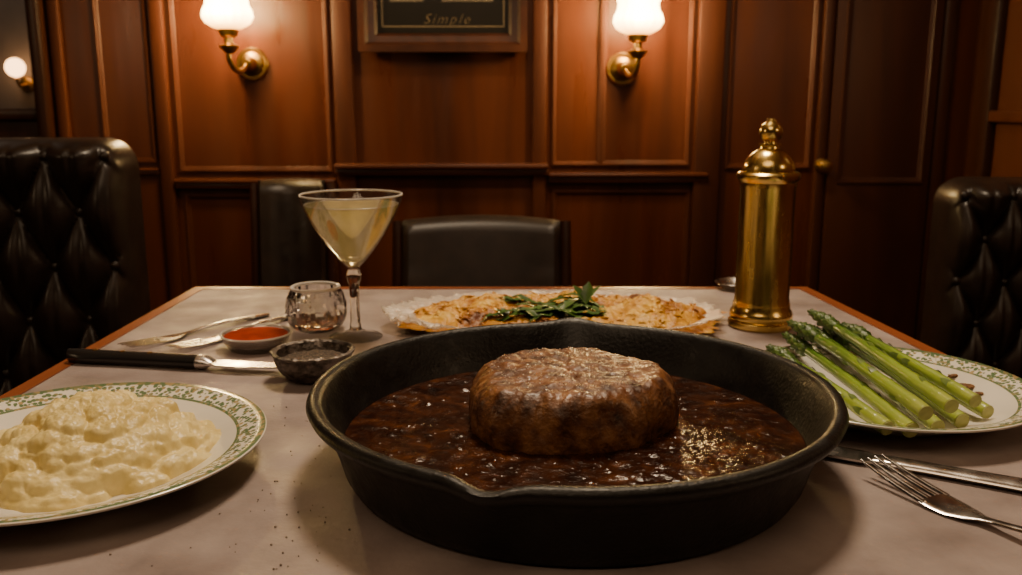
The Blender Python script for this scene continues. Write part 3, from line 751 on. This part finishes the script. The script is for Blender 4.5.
fork('silver fork nearest the red sauce dish', (292, 318), (172, 353), .165, 'silver forks', .0030)
fork('second silver fork lying behind the fork beside the red sauce dish', (262, 317), (124, 351), .165, 'silver forks', .0030)

def knife(label, end, tip, Ln, mat, blade_w, rivets, group, hfrac=.46, th=.0058):
    A = at_z(*end, TZ); T = at_z(*tip, TZ); d = (T-A).normalized()
    t = thing('knife', label, 'knife', (0,0,0), 0, group); place(t, A, A+d*Ln)
    h = Ln*hfrac; zc = th+.0004
    xs = [0, .004, .015, .04, .07, h-.006, h]; ws = [.004, .0075, .0088, .0078, .0072, .0076, .0072]
    obj('handle', tube(B(), [(x, 0, zc) for x in xs], [(w, th) for w in ws], 14), mat, t)
    obj('bolster', tube(B(), [(h-.001, 0, zc), (h+.006, 0, zc), (h+.012, 0, zc)], [(.0078,th*1.03), (.0072,th*.95), (.006,.0016)], 14), M['steel'], t)
    bw = blade_w
    ol = [(h+.008, -.006), (h+.02, -bw*.55), (Ln-.04, -bw*.6), (Ln-.012, -bw*.35), (Ln, bw*.35), (Ln-.02, bw*.45), (h+.02, bw*.45), (h+.008, .006)]
    obj('blade', prism(B(), ol, zc-.0008, zc+.0006), M['steel'], t)
    if rivets:
        for x in (.025, .05, .075): obj('rivet', lathe(B(), [(0,.0112),(.0022,.0112),(.0022,.0124),(0,.0127)], 16, off=(x, 0, 0)), M['brass2'], t)
    return t
knife('black handled steak knife lying behind the mashed potato plate', (70, 362), (272, 373), .20, M['handle'], .016, True, 'table knives', .6)
knife('silver table knife between the skillet and the right table edge', (1060, 497), (846, 459), .205, M['steel'], .018, False, 'table knives', .42, .0028)

# ------------------------------------------------------------------ potato dish at the back
cx, cy = at_y(560, 310, .865).x, .868
def oval(bm, prof, rx, ry, seg=128, fn=None):
    lathe(bm, prof, seg, fn)
    for v in bm.verts: v.co.x *= rx; v.co.y *= ry
    return bm
def ruf(r, z, a):
    k = max(0, (r-.78)/.25); q = Vector((cos(a)*5, sin(a)*5, r*4))
    n1 = noise.noise(q); n2 = noise.noise(q*2.7); n3 = noise.noise(q*6.3)
    lf = max(0, -cos(a-.25))**4
    return r*(1+k*(.07*n1+.05*n2+.025*n3)+.12*k*lf), z+k*(.5+1.4*lf)*(.005*abs(n2)+.005*n3+.005*n1+.002)
o = obj('oval_platter', oval(B(), [(0,0),(.7,0),(.8,.003),(.90,.0062),(.915,.0074),(.90,.0082),(.8,.0056),(0,.004)], .146, .088), M['china'], loc=(cx, cy, TZ)); tag(o, 'oval serving platter under the crisp potato cake at the back', 'platter')
dpr = [(0,.0045),(.6,.0062)]+[(.74+.0165*q, .0073+.0005*q) for q in range(15)]
o = obj('paper_doily', oval(B(), dpr+[(r-.002, z+.0006) for r, z in dpr[::-1][:-1]]+[(0,.0052)], .165, .098, 420, ruf), M['doily'], loc=(cx, cy, TZ), sharp=0); tag(o, 'crumpled translucent paper lining the potato platter', 'paper')
bm = B()
pb = []
for _ in range(170):
    a = random.uniform(0, 2*PI); q = .35+.58*math.sqrt(random.random())
    br = random.uniform(.006, .014); el = random.uniform(1, 2)
    pb.append((.150*q*cos(a), .082*q*sin(a), br*el, br, random.uniform(.001, .0042), random.uniform(0, PI), el))
PB = Blobs(pb, .02)
def cq(x, y):
    th = math.atan2(y/.088, x/.158)
    return math.hypot(x/.158, y/.088)/(1+.13*fr(cos(th), sin(th), 2, 3.0, 5)+.05*fr(cos(th), sin(th), 6, 16, 3))
def ch(x, y):
    e = max(0, 1-cq(x, y)**3)
    add = 0
    for bx, by, rc, br, bh, ba, el in PB.at(x, y):
        dx, dy = x-bx, y-by
        u = dx*cos(ba)+dy*sin(ba); v = -dx*sin(ba)+dy*cos(ba)
        d = (u/el)**2+v*v
        if d < br*br: add = max(add, bh*math.sqrt(1-d/(br*br)))
    mound = .0035*(math.exp(-((x+.088)/.036)**2)+math.exp(-((x-.088)/.036)**2))
    return .0005+e*(.0085+mound+.008*fr(x, y, 0, 26, 4)+.006*abs(fr(x, y, 4, 80, 3)))+min(1, e*4)*add
disc(bm, .184, .105, 130, 380, ch)
bmesh.ops.delete(bm, geom=[f for f in bm.faces if all(v.co.z < .0006 for v in f.verts)], context='FACES')
for _ in range(240):
    a = random.uniform(0, 2*PI); q = random.uniform(.55, .99) if random.random() < .65 else math.sqrt(random.random())
    x, y = .150*q*cos(a), .084*q*sin(a); z = ch(x, y)+.0004; b = a+PI/2+random.uniform(-1.2, 1.2); l = random.uniform(.005, .012)
    d = Vector((cos(b), sin(b), random.uniform(-.15, .2)))*l
    pp = Vector((x, y, z)); tube(bm, [pp-d*.5, pp+Vector((0,0,.0008)), pp+d*.5], [(.0009,.0005), (.0016,.0008), (.0008,.0005)], 5)
o = obj('potato_cake', bm, M['crust'], loc=(cx, cy, TZ+.0076), sharp=0); tag(o, 'golden crisp shredded potato cake on the platter behind the skillet', 'potato cake')
bm = B()
def leaf(bm, o, az, el, ln, wd, curl):
    n = 10; L_ = []; C_ = []; R_ = []
    dirv = Vector((cos(az)*cos(el), sin(az)*cos(el), sin(el))); sd = Vector((-sin(az), cos(az), 0)); up = dirv.cross(sd)
    for k in range(n+1):
        f = k/n; c0 = o+dirv*ln*f-Vector((0,0,1))*curl*ln*f*f
        c0.z = max(c0.z, ch(c0.x, c0.y)+.0012)
        w = wd*sin(PI*min(1, f*.93+.05))**.8*(1+.2*sin(f*20))
        C_.append(bm.verts.new(c0)); L_.append(bm.verts.new(c0+sd*w+up*w*.35)); R_.append(bm.verts.new(c0-sd*w+up*w*.35))
    for k in range(n):
        bm.faces.new((L_[k], L_[k+1], C_[k+1], C_[k])); bm.faces.new((C_[k], C_[k+1], R_[k+1], R_[k]))
for _ in range(85):
    x = random.gauss(-.004, .024); y = random.uniform(-.052, .01)
    x = max(-.05, min(.042, x))
    az = random.choice((0, PI))+random.uniform(-1, 1)
    leaf(bm, Vector((x, y, ch(x, y)+.0015+random.uniform(0, .004)*(1-abs(x)/.06))), az, random.uniform(-.05, .24), random.uniform(.020, .038), random.uniform(.0035, .0070), random.uniform(.2, .6))
for az, el in ((1.2, 1.2), (2.4, .9), (.3, .95)):
    leaf(bm, Vector((.024, -.02, .018)), az, el, .026, .0055, .15)
o = obj('green_garnish', bm, M['leaf'], loc=(cx, cy, TZ+.008), sharp=0); tag(o, 'clump of wilted green leaves on the potato cake', 'greens', kind='stuff')

bm = B()
for _ in range(110):
    px = random.uniform(60, 360) if random.random() < .5 else random.uniform(250, 345); py = random.uniform(400, 570)
    q = at_z(px, py, TZ)
    if math.hypot(q.x-LPX, q.y-LPY) < .115 or math.hypot(q.x-SX, q.y-SY) < .145: continue
    s = random.uniform(.0003, .0007)
    bmesh.ops.create_icosphere(bm, subdivisions=1, radius=s, matrix=Matrix.Translation((q.x, q.y, TZ+s*.7)))
o = obj('table_crumbs', bm, M['crumb']); tag(o, 'fine crumbs scattered on the table left of the skillet', 'crumbs', kind='stuff')

# ------------------------------------------------------------------ lights
def area(name, loc, target, size, power, col):
    d = bpy.data.lights.new(name, 'AREA'); d.shape = 'DISK'; d.size = size; d.energy = power; d.color = col
    o = bpy.data.objects.new(name, d); COL.objects.link(o); o.location = loc
    o.rotation_euler = (Vector(target)-Vector(loc)).to_track_quat('-Z', 'Y').to_euler()
def point(name, loc, power, col, rad):
    d = bpy.data.lights.new(name, 'POINT'); d.energy = power; d.color = col; d.shadow_soft_size = rad
    o = bpy.data.objects.new(name, d); COL.objects.link(o); o.location = loc
area('table_light', (.10, 1.15, 2.3), (.05, .6, .75), .38, 26, (1, .77, .52))
area('room_light', (-.3, -.4, 2.3), (0, .7, .7), 1.2, 9, (1, .70, .43))
point('mill_highlight_light', (-1.9, .25, 1.35), 6.5, (1, .70, .40), .12)  # no fixture here: unseen light added for highlights on the brass mill
point('mill_highlight_light', (1.1, .1, 1.35), 3.8, (1, .70, .40), .12)  # unseen right-hand partner, also added for the mill's highlights
area('next_room_light', (-2.4, 3.6, 2.4), (-2.2, 4.4, 1.0), .6, 3.5, (1, .80, .62))
wd = bpy.data.worlds.new('world'); S.world = wd; wd.use_nodes = True
wd.node_tree.nodes['Background'].inputs[0].default_value = (.5, .32, .2, 1); wd.node_tree.nodes['Background'].inputs[1].default_value = .05
